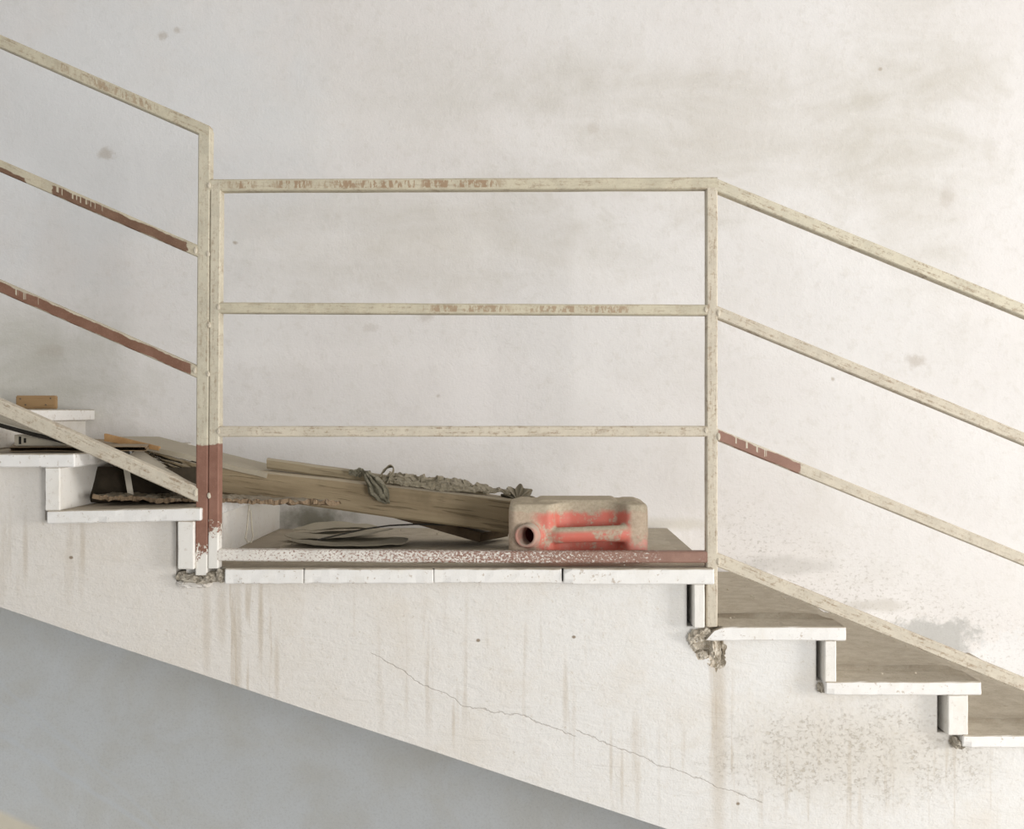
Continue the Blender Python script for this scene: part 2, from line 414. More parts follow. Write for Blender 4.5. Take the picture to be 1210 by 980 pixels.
def wood_material(name, a, b, dark, axis, dust=0.45):
    """grain along `axis` (unit vector in X/Z), grey dust on top"""
    t = NT(name, 0.85, 0.15)
    p = t.pos(); nz = t.xyz(t.normal())[2]; o = t.xyz(p)
    al = t.ma('ADD', t.mul(o[0], axis[0]), t.mul(o[2], axis[1]))
    ac = t.ma('ADD', t.mul(o[0], -axis[1]), t.mul(o[2], axis[0]))
    gv = t.vec(t.mul(al, 2.2), t.mul(o[1], 26.0), t.mul(ac, 34.0))
    g = t.noise(gv, 1.0, 5, 0.62, 1.1); g2 = t.noise(t.scale(gv, (2.6, 3, 3)), 1.0, 4, 0.6, 0.4)
    blot = t.noise(p, 9, 5, 0.6)
    col = t.mix(t.ss(g, 0.3, 0.7), a, b)
    col = t.mix(t.mul(t.ss(g2, 0.56, 0.64), 0.65), col, dark)
    col = t.mix(t.mul(t.ss(blot, 0.52, 0.75), 0.4), col, dark)
    col = t.mix(t.ma('MULTIPLY', t.ss(t.ma('ADD', nz, t.mul(t.ma('SUBTRACT', blot, .5), .6)), 0.3, 0.8), dust), col, (0.47, 0.42, 0.34))
    grit = t.noise(p, 240, 3, 0.6)
    return t.out(col, t.ma('ADD', t.mul(g2, 0.8), t.mul(grit, 0.3)), 0.4, 0.003)

def plain_material(name, a, b, sc=20, rough=0.85, dust=0.0, bump=0.3, third=None, spec=0.2):
    t = NT(name, rough, spec)
    p = t.pos(); n1 = t.noise(p, sc, 5, 0.65); n2 = t.noise(p, sc*8, 4, 0.65)
    col = t.mix(t.ss(n1, 0.35, 0.68), a, b)
    if third: col = t.mix(t.mul(t.ss(n2, 0.54, 0.64), 0.6), col, third)
    if dust:
        nz = t.xyz(t.normal())[2]
        col = t.mix(t.mul(t.ss(t.ma('ADD', nz, t.mul(t.ma('SUBTRACT', n1, .5), .8)), 0.25, 0.8), dust), col, (0.46, 0.41, 0.33))
    return t.out(col, t.ma('ADD', n1, t.mul(n2, 0.6)), bump, 0.003)

def can_material():
    """faded red plastic with a coat of dust: thick on top, rubbed off in the grip pocket"""
    t = NT('dusty_red_plastic', 0.6, 0.3)
    p = t.pos(); nz = t.xyz(t.normal()); o = t.xyz(t.objc())
    n1 = t.noise(p, 24, 6, 0.7); n2 = t.noise(p, 130, 5, 0.7); n3 = t.noise(p, 9, 4, 0.6)
    red = t.mix(t.ss(n1, 0.35, 0.7), (0.62, 0.165, 0.12), (0.55, 0.19, 0.145))
    pale = t.mix(t.ss(o[0], 0.10, 0.17), red, (0.64, 0.29, 0.24))
    dust = t.mix(t.ss(n2, 0.35, 0.65), (0.41, 0.345, 0.255), (0.50, 0.43, 0.325))
    up = t.ss(nz[2], 0.15, 0.75)
    hi = t.ss(t.ma('ADD', o[2], t.mul(t.ma('SUBTRACT', n1, 0.5), 0.045)), 0.110, 0.128)       # dust from the top edge down
    lf = t.ss(t.ma('ADD', o[0], t.mul(t.ma('SUBTRACT', n1, 0.5), 0.09)), -0.118, -0.085, 1, 0)  # and on the left shoulder
    patch = t.mul(t.ss(t.ma('ADD', t.mul(n1, 0.75), t.mul(n2, 0.35)), 0.56, 0.66), 0.85)
    rt = t.mul(t.ss(o[0], 0.118, 0.132), t.ss(t.ma('ADD', n1, t.mul(t.ma('SUBTRACT', o[2], 0.05), 5.0)), 0.42, 0.62), 0.9)
    f = t.ma('MAXIMUM', t.ma('MAXIMUM', up, hi), t.ma('MAXIMUM', t.ma('MAXIMUM', t.mul(lf, 0.9), patch), rt))
    col = t.mix(f, pale, dust)
    return t.out(col, t.ma('ADD', n1, t.mul(n2, 0.6)), 0.2, 0.002, t.ls(f, 0, 1, 0.5, 0.95))

M_WALL = wall_material()
M_FASCIA = fascia_material()
M_SLAB = slab_material()
M_RISER = slab_material('white_riser_stone', (0.82, 0.79, 0.74), 0.25)
M_DUST = dust_material()
M_FLOOR = plain_material('grey_floor_cement', (0.42, 0.40, 0.37), (0.34, 0.32, 0.29), 6)
M_ADDED_CEIL = plain_material('added_ceiling_white', (0.62, 0.60, 0.57), (0.56, 0.54, 0.50), 5)
M_MORTAR = plain_material('crumbling_mortar', (0.56, 0.51, 0.43), (0.40, 0.35, 0.28), 40, dust=0.3, bump=0.9, third=(0.24, 0.20, 0.15))
M_BROKEN = plain_material('broken_plaster', (0.74, 0.68, 0.58), (0.60, 0.53, 0.43), 45, bump=0.9, third=(0.42, 0.35, 0.27))
M_PARAPET = plain_material('beige_render', (0.50, 0.47, 0.395), (0.44, 0.41, 0.335), 12)

# ------------------------------------------------------------------ the setting
bm = bmesh.new(); box(bm, -4.2, 4.2, WALL_Y, WALL_Y+0.15, -0.02, 4.2)
o = obj('wall_back', bm, M_WALL); o['kind'] = 'structure'
bm = bmesh.new(); box(bm, -4.2, 4.2, -5.0, WALL_Y+0.15, -0.14, -0.0)
o = obj('floor', bm, M_FLOOR); o['kind'] = 'structure'
bm = bmesh.new(); box(bm, -4.2, 4.2, -3.4, WALL_Y+0.15, 3.45, 3.6)
o = obj('added_ceiling', bm, M_ADDED_CEIL); o['kind'] = 'structure'  # out of view, added to darken the upper wall

# low sloping wall in the near left corner
A = P(-420, 758, -1.66); B = P(170, 1030, -1.66)
bm = prism([(A.x, 0.0), (B.x, 0.0), (B.x, B.z), (A.x, A.z)], -1.74, -1.66)
bmesh.ops.bevel(bm, geom=[e for e in bm.edges if e.calc_length() > 0.3], offset=0.008, segments=2, affect='EDGES')
single('parapet', bm, M_PARAPET, 'blurred beige sloping coping in the bottom left corner of the foreground', 'parapet')

# ------------------------------------------------------------------ staircase
stair = empty('staircase', (0, 0.4, 0.0), 'white limewashed concrete staircase with a landing and dusty overhanging treads', 'staircase')
FY = 0.035
def zz(py): return EYE-(py-485)/500.0
def xx(px): return (px-630)/500.0
# body: stepped outline below the slabs, sloping soffit
ztop = lambda py: zz(py)
body = [(xx(-420), zz(500)), (xx(-86), zz(500)), (xx(-86), zz(553)), (xx(45), zz(553)), (xx(45), zz(617)), (xx(202), zz(617)), (xx(202), zz(690)),
        (xx(814), zz(690)), (xx(814), zz(744)), (xx(833), zz(744)), (xx(833), zz(757)), (xx(969), zz(757)), (xx(969), zz(809)), (xx(976), zz(809)), (xx(976), zz(822)), (xx(1114), zz(822)), (xx(1114), zz(871)), (xx(1137), zz(871)), (xx(1137), zz(884)), (xx(1280), zz(884)), (xx(1280), zz(948)),
        (xx(1440), zz(948)), (xx(1440), zz(1010)), (xx(1600), zz(1010)), (xx(1600), zz(1250))]
sof = [(1440, 1200.5), (1250, 1135), (1000, 1050.5), (790, 980.5), (640, 931), (500, 884), (360, 838), (223, 792), (110, 755), (0, 717.5), (-420, 577)]
for i, (px, py) in enumerate(sof):
    k = (DIST+FY)/FPX
    body.append(((px-630)*k, EYE-(py-485)*k))
sbody = obj('stair_body', prism(body, FY, WALL_Y-0.001), M_FASCIA, stair)
def knock_out(ob, lumps, mat):
    """really cut ragged hollows out of a mesh"""
    cb = bmesh.new()
    for (c, r, seed) in lumps:
        q = bmesh.ops.create_icosphere(cb, subdivisions=4, radius=1.0)
        for v in q['verts']:
            n_ = v.co.copy(); d = 1+0.35*N3(n_, 1.8, seed)+0.18*N3(n_, 5, seed+2)+0.10*N3(n_, 12, seed+4)
            v.co = Vector((c[0]+n_.x*r[0]*d, c[1]+n_.y*r[1]*d, c[2]+n_.z*r[2]*d))
    cb.verts.ensure_lookup_table()
    bmesh.ops.translate(cb, verts=cb.verts[:], vec=-root_loc(stair))
    cme = bpy.data.meshes.new('cut_tmp'); cb.to_mesh(cme); cb.free(); cme.materials.append(mat)
    cut = bpy.data.objects.new('cut_tmp', cme); COL.objects.link(cut); cut.parent = stair
    b = ob.modifiers.new('b', 'BOOLEAN'); b.operation = 'DIFFERENCE'; b.object = cut; b.solver = 'EXACT'; b.use_self = True; b.material_mode = 'TRANSFER'
    bpy.context.view_layer.update()
    dg = bpy.context.evaluated_depsgraph_get()
    me2 = bpy.data.meshes.new_from_object(ob.evaluated_get(dg)); me2.name = 'stair_body'
    ob.modifiers.clear(); ob.data = me2
    bpy.data.objects.remove(cut)
knock_out(sbody, ((P(848, 775, FY), (.021, .022, .034), 1), (P(832, 768, FY), (.026, .014, .020), 2), (P(840, 760, FY), (.028, .022, .016), 5)), M_BROKEN)

BACK = WALL_Y-0.001
def tread(x0, x1, ytop, ybot, tilt=0.0, seed=0.0, chips=(), y1=BACK, y0=0.0):
    return obj('tread', slab(xx(x0), xx(x1), y0, y1, zz(ybot), zz(ytop), seed=seed, tilt=tilt, chips=chips), M_SLAB, stair)
def riser(x0, x1, ytop, ybot, seed=0.0, y0=0.004):
    bm = slab(xx(x0), xx(x1), y0, BACK, zz(ybot), zz(ytop), seed=seed, step=0.012, jit=0.0008)
    return obj('riser', bm, M_RISER, stair)
k2 = WALL_Y
tread(-420, -65, 484, 500.5, 0.0, 1)
riser(-97, -79, 500.5, 536, 2)
tread(-110, 88, 536.5, 552.5, 0.0, 3)
riser(52, 70, 552.5, 604, 4)
tread(55, 237.5, 604, 619.5, -0.022, 5, chips=((xx(118), zz(620), 0.012, 0.006), (xx(183), zz(617), 0.012, 0.008), (xx(145), zz(605), 0.02, 0.003)))
riser(209, 228.5, 616, 673.5, 6)
# the landing: four slabs end to end along the front
for i, (a, b, t0, t1, yy) in enumerate(((265, 358.2, 672.5, 690.5, 0.001), (359, 511.8, 672.5, 690, 0.0), (512.6, 664, 672.5, 689.5, 0.001), (666, 843.5, 672, 690.5, -0.006))):
    ch = ((xx(666), zz(672), 0.014, 0.009), (xx(667), zz(690), 0.012, 0.006)) if i == 3 else ((xx(a+8), zz(t1), 0.014, 0.005),)
    obj('landing_slab', slab(xx(a), xx(b), yy, BACK, zz(t1), zz(t0), seed=10+i, chips=ch, jit=0.0014), M_SLAB, stair)
bm = slab(xx(212), xx(265), 0.045, BACK, zz(690), zz(673), seed=19); obj('landing_slab', bm, M_SLAB, stair)
riser(820, 833, 690.5, 743, 21)
def clipped(x0, x1, y0, y1, cut, seed):
    """a tread whose lower front left corner has broken away"""
    bm = slab(xx(x0), xx(x1), 0.0, BACK, zz(y1), zz(y0), seed=seed)
    for v in bm.verts:
        if v.co.y < 0.03 and v.co.x < xx(x0+cut):
            lim = zz(y1)+(v.co.x-xx(x0))/(xx(x0+cut)-xx(x0))*(zz(y0)-zz(y1))
            if v.co.z > lim: v.co.z = lim+0.001*N3(v.co, 90)
    return obj('tread', bm, M_SLAB, stair)
clipped(834, 1000, 741, 757.5, 15, 22)
riser(975, 989, 757.5, 808, 23)
tread(976, 1160, 806, 822, 0.0, 24, chips=((xx(980), zz(822), 0.014, 0.006), (xx(1040), zz(823), 0.01, 0.004)))
riser(1121, 1145, 822, 870, 25)
tread(1138, 1322, 869.5, 884, 0.0, 26, chips=((xx(1140), zz(884), 0.016, 0.007),))
riser(1281, 1298, 884, 934, 27)
tread(1290, 1480, 933, 948, 0.0, 28)
riser(1441, 1458, 948, 996, 29)
tread(1450, 1610, 995, 1010, 0.0, 30)

def dust(x0, x1, ytop, ridge=0.0, seed=0.0, y0=0.008, y1=BACK-0.004, amp=0.0035, ny=110):
    """dust lying on a tread, drifted into a ridge a hand's breadth behind the edge"""
    X0, X1, Z = xx(x0), xx(x1), zz(ytop)
    nx = max(8, int((X1-X0)/0.012))
    bm = bmesh.new(); g = []; ridge_shade = []
    for i in range(nx+1):
        row = []
        for j in range(ny+1):
            u = i/nx; y = y0+(y1-y0)*(j/ny)**1.5; x = X0+(X1-X0)*u
            e = min(1.0, min(u, 1-u)/0.05, j/3.0, (ny-j)/1.0)
            h = 0.0008+amp*(0.55+0.6*N3((x*.4, y, 0), 9, seed)+0.25*N3((x, y, 0), 50, seed))*min(1, max(0.12, (y-0.05)/0.05))
            yr = 0.105-0.02*u+0.008*N3((x, 0, 0), 7, seed+2)
            back = (X1-x-0.016-0.5*(y-yr))/0.012 if ridge else 1
            q = max(0.0, min(1.0, (y-yr)/0.008, max(0.0, back)))
            h += ridge*q*(0.7+0.5*N3((x, 0, 0), 6, seed+4))*(0.6+0.4*math.exp(-((y-yr)/0.12)))
            sm = ridge > 0 and max(0.0, 1-abs(y-yr-0.006)/0.016)*(0.55+0.6*N3((x, 0, 0), 18, seed+7)) or 0.0
            ridge_shade.append(max(0.0, min(1.0, sm)))
            row.append(bm.verts.new((x, y, Z-0.0005+max(0.0, h)*max(0, e))))
        g.append(row)
    for i in range(nx):
        for j in range(ny): bm.faces.new((g[i][j], g[i+1][j], g[i+1][j+1], g[i][j+1]))
    ob = obj('dust_layer', bm, M_DUST, stair, smooth=True)
    ob['kind'] = 'stuff'
    at = ob.data.attributes.new('ridge_shade', 'FLOAT', 'POINT')          # shade on the front of the drift, painted as a dark line
    for i, q in enumerate(ridge_shade): at.data[i].value = q
    return ob
dust(850, 998, 741, 0.016, 1)
dust(990, 1158, 806, 0.016, 2)
dust(1147, 1319, 869.5, 0.014, 3)
dust(262, 838, 672.2, 0.0, 4, amp=0.003)

# crumbled mortar where the posts stand in the broken corner of the landing
def lump(name, pts, mat, parent, amp, seed, sub=3):
    bm = bmesh.new()
    for (c, r) in pts:
        res = bmesh.ops.create_icosphere(bm, subdivisions=sub, radius=1.0)
        for v in res['verts']:
            d = 1.0+amp*N3(v.co, 2.2, seed)+amp*0.6*N3(v.co, 6, seed+3)
            v.co = Vector((c[0]+v.co.x*r[0]*d, c[1]+v.co.y*r[1]*d, c[2]+v.co.z*r[2]*d))
        seed += 1
    return obj(name, bm, mat, parent)
def pc(px, py, Y): return tuple(P(px, py, Y))
lump('mortar_patch', [(pc(228, 683, .035), (.032, .024, .010)), (pc(250, 681, .030), (.020, .02, .013)), (pc(262, 680, .028), (.012, .02, .016)), (pc(216, 681, .04), (.014, .02, .011)),
                      (pc(240, 686, .036), (.03, .022, .008))], M_MORTAR, stair, 0.5, 3)
lump('mortar_patch', [(pc(1128, 876, .035), (.014, .028, .012)), (pc(1134, 880, .03), (.010, .02, .008))], M_MORTAR, stair, 0.5, 41)
lump('mortar_patch', [(pc(970, 812, .036), (.010, .02, .012))], M_MORTAR, stair, 0.5, 43)
lump('mortar_ledge', [(pc(228, 691, .034), (.034, .016, .008)), (pc(216, 690, .034), (.014, .012, .007)), (pc(243, 690, .034), (.015, .012, .008))], M_FASCIA, stair, 0.35, 9)
# rubble left in the hollow below the right post
lump('broken_plaster', [(pc(822, 764, .036), (.012, .008, .008)), (pc(830, 774, .040), (.013, .010, .010)), (pc(838, 783, .042), (.010, .008, .011)), (pc(848, 770, .052), (.010, .010, .022))], M_BROKEN, stair, 0.6, 31)
lump('mortar_patch', [(pc(826, 750, .03), (.018, .022, .014)), (pc(835, 748, .022), (.014, .014, .011)), (pc(843, 766, .026), (.008, .012, .022)), (pc(818, 754, .034), (.012, .016, .014))], M_BROKEN, stair, 0.55, 21)

# ------------------------------------------------------------------ railing
rail_root = empty('stair_railing', (-0.77, 0.028, zz(680)), 'chipped cream steel tube railing with bare red primer patches along the stair and landing', 'railing')
RY = 0.013
def bar(name, p0, p1, width, mat, depth=0.032, label=None, Y=RY, upright=False, sag=0.0):
    """rectangular steel tube between two photo points of its front face's middle line"""
    A = P(p0[0], p0[1], Y); B = P(p1[0], p1[1], Y); k = (DIST+Y)/FPX
    h = width*k/2; L = (B-A).length
    c = 0.0028
    sec = [(-h+c, 0), (h-c, 0), (h, c), (h, depth-c), (h-c, depth), (-h+c, depth), (-h, depth-c), (-h, c)]
    n = max(2, int(L/0.03)); bm = bmesh.new(); lay = bm.loops.layers.uv.new('UVMap'); rings = []; meta = {}
    for i in range(n+1):
        f = i/n; q = A.lerp(B, f); row = []
        for (s, d) in sec:
            w_ = 0.0006*N3((f*L*9, s*40, d*40), 1.0, p0[0]*.1)
            off = s+w_+(-sag*math.sin(f*math.pi) if not upright else 0)
            v = bm.verts.new((q.x+(off if upright else 0), q.y+d+0.0004*N3((f*L*12, s, d), 1.0, 3), q.z+(0 if upright else off)))
            meta[v] = (f*L, (s+h)/(2*h)); row.append(v)
        rings.append(row)
    m = len(sec)
    for a, b in zip(rings, rings[1:]):
        for k_ in range(m): bm.faces.new((a[k_], a[(k_+1) % m], b[(k_+1) % m], b[k_]))
    bm.faces.new(rings[0][::-1]); bm.faces.new(rings[-1])
    for f in bm.faces:
        for l in f.loops: l[lay].uv = meta[l.vert]
    o = obj(name, bm, mat, rail_root)
    if label: o['label'] = label
    return o

def L_(a, b): return (P(*b, RY)-P(*a, RY)).length
def along(a, x): return (x-a)*(DIST+RY)/FPX
CREAM_LOW = (0.63, 0.565, 0.455)
m_post = paint_material('cream_paint_post', red=((along(0, 28), along(0, 155), -1, 2, None),), dirt=0.55, cream=(0.60, 0.55, 0.43), whitefoot=.06, ragged=.16)
m_postB = paint_material('cream_paint_post_flaking', red=((along(0, 46), along(0, 147), -1, 2, None),), speckle=None, dirt=0.55, cream=(0.62, 0.565, 0.445), whitefoot=.085, ragged=.20)
m_plain = paint_material('cream_paint_rail', dirt=0.75, cream=CREAM_LOW)
m_top = paint_material('cream_paint_handrail', dirt=0.6, streak_dirt=0.85, combs=((along(247, 270), along(247, 300)), (along(247, 325), along(247, 610))))
m_top2 = paint_material('cream_paint_upper_handrail', dirt=0.65, streak_dirt=0.6, combs=((along(-30, 70)*1.09, along(-30, 185)*1.09),))
m_top3 = paint_material('cream_paint_lower_handrail', dirt=0.75, cream=(0.65, 0.595, 0.465))
m_mid = paint_material('cream_paint_middle_rail', dirt=0.5, streak_dirt=0.7, combs=((along(258, 500), along(258, 745)),))
sl = 1.09
m_l2 = paint_material('cream_paint_rail_primer_drips', prim=((0.165, 0.092, 0.058), (0.215, 0.125, 0.08)), red=((0.0, along(0, 30+30)*sl, -1, 0.42, None), (along(0, 62+30)*sl, along(0, 250)*sl, 0.02, 0.80, (along(0, 94)*sl, along(0, 150)*sl))), dirt=0.4, cream=(0.56, 0.50, 0.375))
m_l3 = paint_material('cream_paint_rail_bare_primer', prim=((0.195, 0.098, 0.062), (0.245, 0.13, 0.088)), red=((0.0, along(0, 256)*sl, 0.05, 0.90, (along(0, 44)*sl, along(0, 75)*sl)),), dirt=0.4, cream=(0.58, 0.52, 0.40))
m_r3 = paint_material('cream_paint_rail_red_end', prim=((0.27, 0.15, 0.112), (0.32, 0.185, 0.14)), red=((along(0, 4)*sl, along(0, 100)*sl, 0.0, 0.88, (along(0, 20)*sl, along(0, 62)*sl)),), dirt=0.5, cream=CREAM_LOW)
m_bot = paint_material('flaking_cream_over_primer', prim=((0.27, 0.155, 0.118), (0.33, 0.195, 0.15)), speckle=(along(258, 258), along(258, 833), 0.62), red=((along(258, 783), along(258, 829), -1, 2, None),), dirt=0.2, cream=(0.78, 0.74, 0.68))

# posts (bottom to top)
bar('post', (237.6, 680), (241.1, 153), 14.4, m_post, upright=True, label='tall cream post with a bare red primer foot, left of the pair')
bar('post', (251.6, 672), (254.6, 213), 12.6, m_postB, upright=True, label='cream landing post with a red primer foot, right of the pair')
bar('post', (841.4, 741), (841.6, 213), 13.2, m_plain, upright=True, label='cream post at the right end of the landing')
# upper flight, going down to the tall post
bar('handrail', (-30, 35.2), (247, 156), 15.2, m_top2, label='cream handrail of the upper flight')
bar('rail', (-30, 183), (234, 297), 14.6, m_l2, label='sloping rail with brown primer showing under cream drips')
bar('rail', (-30, 325.5), (233, 440), 14.6, m_l3, label='sloping rail bare to the red brown primer')
bar('bottom_rail', (-30, 468.5), (234, 585.5), 18.0, m_plain)
# landing
bar('handrail', (247, 218.6), (848, 216.2), 13.8, m_top, label='cream handrail over the landing')
bar('rail', (258, 363.6), (836, 366.4), 12.6, m_mid)
bar('rail', (258, 510.2), (836, 510), 12.6, m_plain)
bar('bottom_rail', (256, 656.3), (836, 659), 13.4, m_bot, label='bottom rail with white paint flaking off red primer', sag=0.002)
# lower flight
bar('handrail', (845, 217.5), (1560, 509.5), 15.2, m_top3, label='cream handrail of the lower flight')
bar('rail', (845, 367.5), (1560, 663), 14.6, m_plain)
bar('rail', (845, 512.5), (1560, 804.5), 14.6, m_r3, label='sloping rail with a short stretch of bare primer by the post')
bar('bottom_rail', (845, 661), (1560, 952), 16.5, m_plain)
# weld beads at the joints
wb = bmesh.new(); bmesh.ops.create_icosphere(wb, subdivisions=2, radius=1.0)
for v in wb.verts: v.co *= 1+0.25*N3(v.co, 3)
me_w = bpy.data.meshes.new('weld_bead'); wb.to_mesh(me_w); wb.free(); me_w.materials.append(m_plain)
for px, py in ((247, 219), (247, 384), (246, 300), (246, 442), (247, 586), (258, 363), (258, 510), (834, 366), (834, 509), (849, 370), (849, 516), (849, 664), (231, 296), (230, 438), (231, 583)):
    o = bpy.data.objects.new('weld_bead', me_w); COL.objects.link(o); o.parent = rail_root
    o.location = P(px, py, RY)-root_loc(rail_root); o.scale = (0.0045, 0.0035, 0.0085 if px in (231, 849) else 0.007)

# ------------------------------------------------------------------ red jerrycan
can = empty('jerrycan', (P(684, 667, 0.069).x, 0.19, zz(672)+0.002), 'dusty red plastic jerrycan lying on its side behind the landing rail', 'jerrycan')
M_CAN = can_material()
def build_can():
    # local frame: X along the can, Y away from the viewer (0 at its middle), Z up; front face Y = -0.118
    f, bk = -0.118, 0.100; Lx = 0.171; H = 0.143
    outline = [(-Lx, f+0.012), (-Lx+0.012, f), (-0.072, f), (-0.060, f+0.014), (-0.048, f+0.046), (-0.02, f+0.058), (0.075, f+0.058), (0.096, f+0.046), (0.118, f+0.004), (0.126, f), (Lx-0.024, f), (Lx-0.007, f+0.007), (Lx, f+0.024),
               (Lx, bk-0.05), (Lx-0.006, bk-0.026), (Lx-0.026, bk-0.006), (Lx-0.05, bk), (-Lx+0.05, bk), (-Lx+0.026, bk-0.006), (-Lx+0.006, bk-0.026), (-Lx, bk-0.05)]
    bm = bmesh.new()
    levels = [(0.0, 0.955, 0.94), (0.010, 0.988, 0.985), (0.024, 1, 1), (H-0.030, 1, 1), (H-0.011, 0.996, 0.99), (H-0.004, 0.985, 0.97), (H, 0.97, 0.945)]
    rings = []
    for (z, sx, sy) in levels:
        rings.append([bm.verts.new((x*sx, (y*sy), z)) for (x, y) in outline])
    n = len(outline)
    for a, b in zip(rings, rings[1:]):
        for i in range(n): bm.faces.new((a[i], a[(i+1) % n], b[(i+1) % n], b[i]))
    bm.faces.new(rings[0][::-1]); bm.faces.new(rings[-1])
    # moulded ribs on the broad upper side
    def rib(x0, x1, y0, y1, z0, z1): box(bm, x0, x1, y0, y1, z0, z1)
    rib(-0.098, 0.098, -0.055, 0.075, H-0.01, H+0.0065)
    rib(-0.148, -0.118, -0.060, 0.070, H-0.01, H+0.004)
    rib(0.116, 0.152, -0.085, 0.070, H-0.014, H+0.004)
    rib(-0.098, 0.098, -0.045, 0.080, -0.003, 0.01)
    # grip bar across the pocket
    path = [(-0.085, f+0.026, 0.062), (-0.066, f+0.018, 0.064), (-0.045, f+0.012, 0.066), (0.03, f+0.011, 0.069), (0.10, f+0.012, 0.071), (0.140, f+0.022, 0.072), (0.155, f+0.035, 0.072)]
    tube(bm, path, [0.018, 0.0205, 0.0205, 0.0200, 0.0210, 0.026, 0.028], 14)
    # boss under the spout
    a = Vector((-0.110, f+0.03, 0.067)); d = Vector((-0.40, -1, 0.03)).normalized()
    tube(bm, [a, a+d*0.034], [0.039, 0.035], 24)
    bmesh.ops.recalc_face_normals(bm, faces=bm.faces[:])
    me = bpy.data.meshes.new('can_tmp'); bm.to_mesh(me); bm.free()
    tmp = bpy.data.objects.new('can_tmp', me); COL.objects.link(tmp)
    r = tmp.modifiers.new('r', 'REMESH'); r.mode = 'VOXEL'; r.voxel_size = 0.0034
    s = tmp.modifiers.new('s', 'SMOOTH'); s.factor = 0.5; s.iterations = 13
    cb = bmesh.new(); tube(cb, [a-d*0.15, a+d*0.08], 0.0230, 28); bmesh.ops.recalc_face_normals(cb, faces=cb.faces[:])
    cme = bpy.data.meshes.new('cut_tmp'); cb.to_mesh(cme); cb.free()
    cut = bpy.data.objects.new('cut_tmp', cme); COL.objects.link(cut)
    b = tmp.modifiers.new('b', 'BOOLEAN'); b.operation = 'DIFFERENCE'; b.object = cut; b.solver = 'EXACT'
    dg = bpy.context.evaluated_depsgraph_get()
    me2 = bpy.data.meshes.new_from_object(tmp.evaluated_get(dg))
    for o in (tmp, cut): bpy.data.objects.remove(o)
    me2.name = 'can_body'; me2.materials.clear()
    for p in me2.polygons: p.use_smooth = True
    ob = link('body', me2, M_CAN, can)
    me2.materials.append(M_CANIN)
    for p in me2.polygons:                       # inside of the hollow neck, its shade painted as a darker red
        q = p.center-a; h = q.dot(d)
        if (q-d*h).length < 0.0236 and -0.16 < h < 0.02: p.material_index = 1
    # threaded spout: an open ring
    prof = [(0.0215, 0.0), (0.0205, 0.050), (0.0225, 0.0555), (0.0275, 0.054), (0.0285, 0.048), (0.0285, 0.038), (0.0315, 0.036), (0.0315, 0.031), (0.0288, 0.029), (0.0305, 0.023), (0.034, 0.019), (0.034, 0.006), (0.028, 0.0)]
    sb = bmesh.new(); u = d.orthogonal().normalized(); w_ = d.cross(u); seg = 40; rg = []
    for (rr, h) in prof:
        rg.append([sb.verts.new(a+d*h+(u*math.cos(k*2*math.pi/seg)+w_*math.sin(k*2*math.pi/seg))*(rr+(0.0009*N3((k, h*100, 0), 1) if rr > .021 else 0))) for k in range(seg)])
    for p_, q_ in zip(rg, rg[1:]):
        for k in range(seg): sb.faces.new((p_[k], p_[(k+1) % seg], q_[(k+1) % seg], q_[k]))
    sp = obj('spout', sb, M_SPOUT, can, smooth=True, world=False); sp['label'] = 'open threaded spout without its cap'
M_CANIN = plain_material('neck_shade_red', (0.16, 0.025, 0.022), (0.12, 0.02, 0.018), 30, 0.6)
M_SPOUT = plain_material('pale_red_plastic', (0.50, 0.27, 0.215), (0.45, 0.33, 0.26), 30, 0.7, dust=0.7, bump=0.15, third=(0.60, 0.22, 0.17))
build_can()

# ------------------------------------------------------------------ timber on the landing
ax = (math.cos(0.141), -math.sin(0.141))
M_BEAM = wood_material('weathered_timber', (0.345, 0.275, 0.178), (0.265, 0.205, 0.128), (0.115, 0.085, 0.05), ax, 0.5)
M_SPLINT = wood_material('split_timber', (0.33, 0.265, 0.17), (0.20, 0.15, 0.09), (0.06, 0.042, 0.025), ax, 0.5)
M_BATTEN = wood_material('grey_batten', (0.36, 0.30, 0.20), (0.29, 0.235, 0.155), (0.17, 0.13, 0.08), ax, 0.5)
M_BOARD = plain_material('dusty_board', (0.44, 0.395, 0.31), (0.39, 0.34, 0.26), 14, dust=0.55)
M_BOARD_EDGE = plain_material('fresh_board_edge', (0.52, 0.32, 0.155), (0.44, 0.26, 0.12), 30)
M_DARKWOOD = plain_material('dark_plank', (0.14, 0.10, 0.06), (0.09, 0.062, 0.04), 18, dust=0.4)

def beam_bm(x0, x1, Y, depth, top, bot, seed, bend=0.0):
    """squared timber seen between px x0 and x1; top/bot: px heights of its front edges at both ends"""
    bm = bmesh.new(); n = 46; rings = []
    for i in range(n+1):
        f = i/n; px = x0+(x1-x0)*f
        T = P(px, top[0]+(top[1]-top[0])*f, Y); B = P(px, bot[0]+(bot[1]-bot[0])*f, Y)
        c = 0.005; row = []
        for (z, d) in ((T.z, c), (T.z-c, 0), (B.z+c, 0), (B.z, c), (B.z, depth-c), (B.z+c, depth), (T.z-c, depth), (T.z, depth-c)):
            p = Vector((T.x, Y+d, z))
            row.append(bm.verts.new(p+Vector((0, 0.0015*N3(p, 14, seed), 0.0022*N3(p, 11, seed+2)))))
        rings.append(row)
    for a, b in zip(rings, rings[1:]):
        for k in range(8): bm.faces.new((a[k], a[(k+1) % 8], b[(k+1) % 8], b[k]))
    bm.faces.new(rings[0][::-1]); bm.faces.new(rings[-1])
    return bm
BY = 0.335
beam = empty('wooden_beam', P(440, 635, BY+0.05), 'long squared timber beam with a splintered left end, leaning down onto the landing', 'beam')
obj('shaft', beam_bm(215, 742, BY, 0.10, (546.5, 605.5), (577.5, 650.8), 1), M_BEAM, beam)
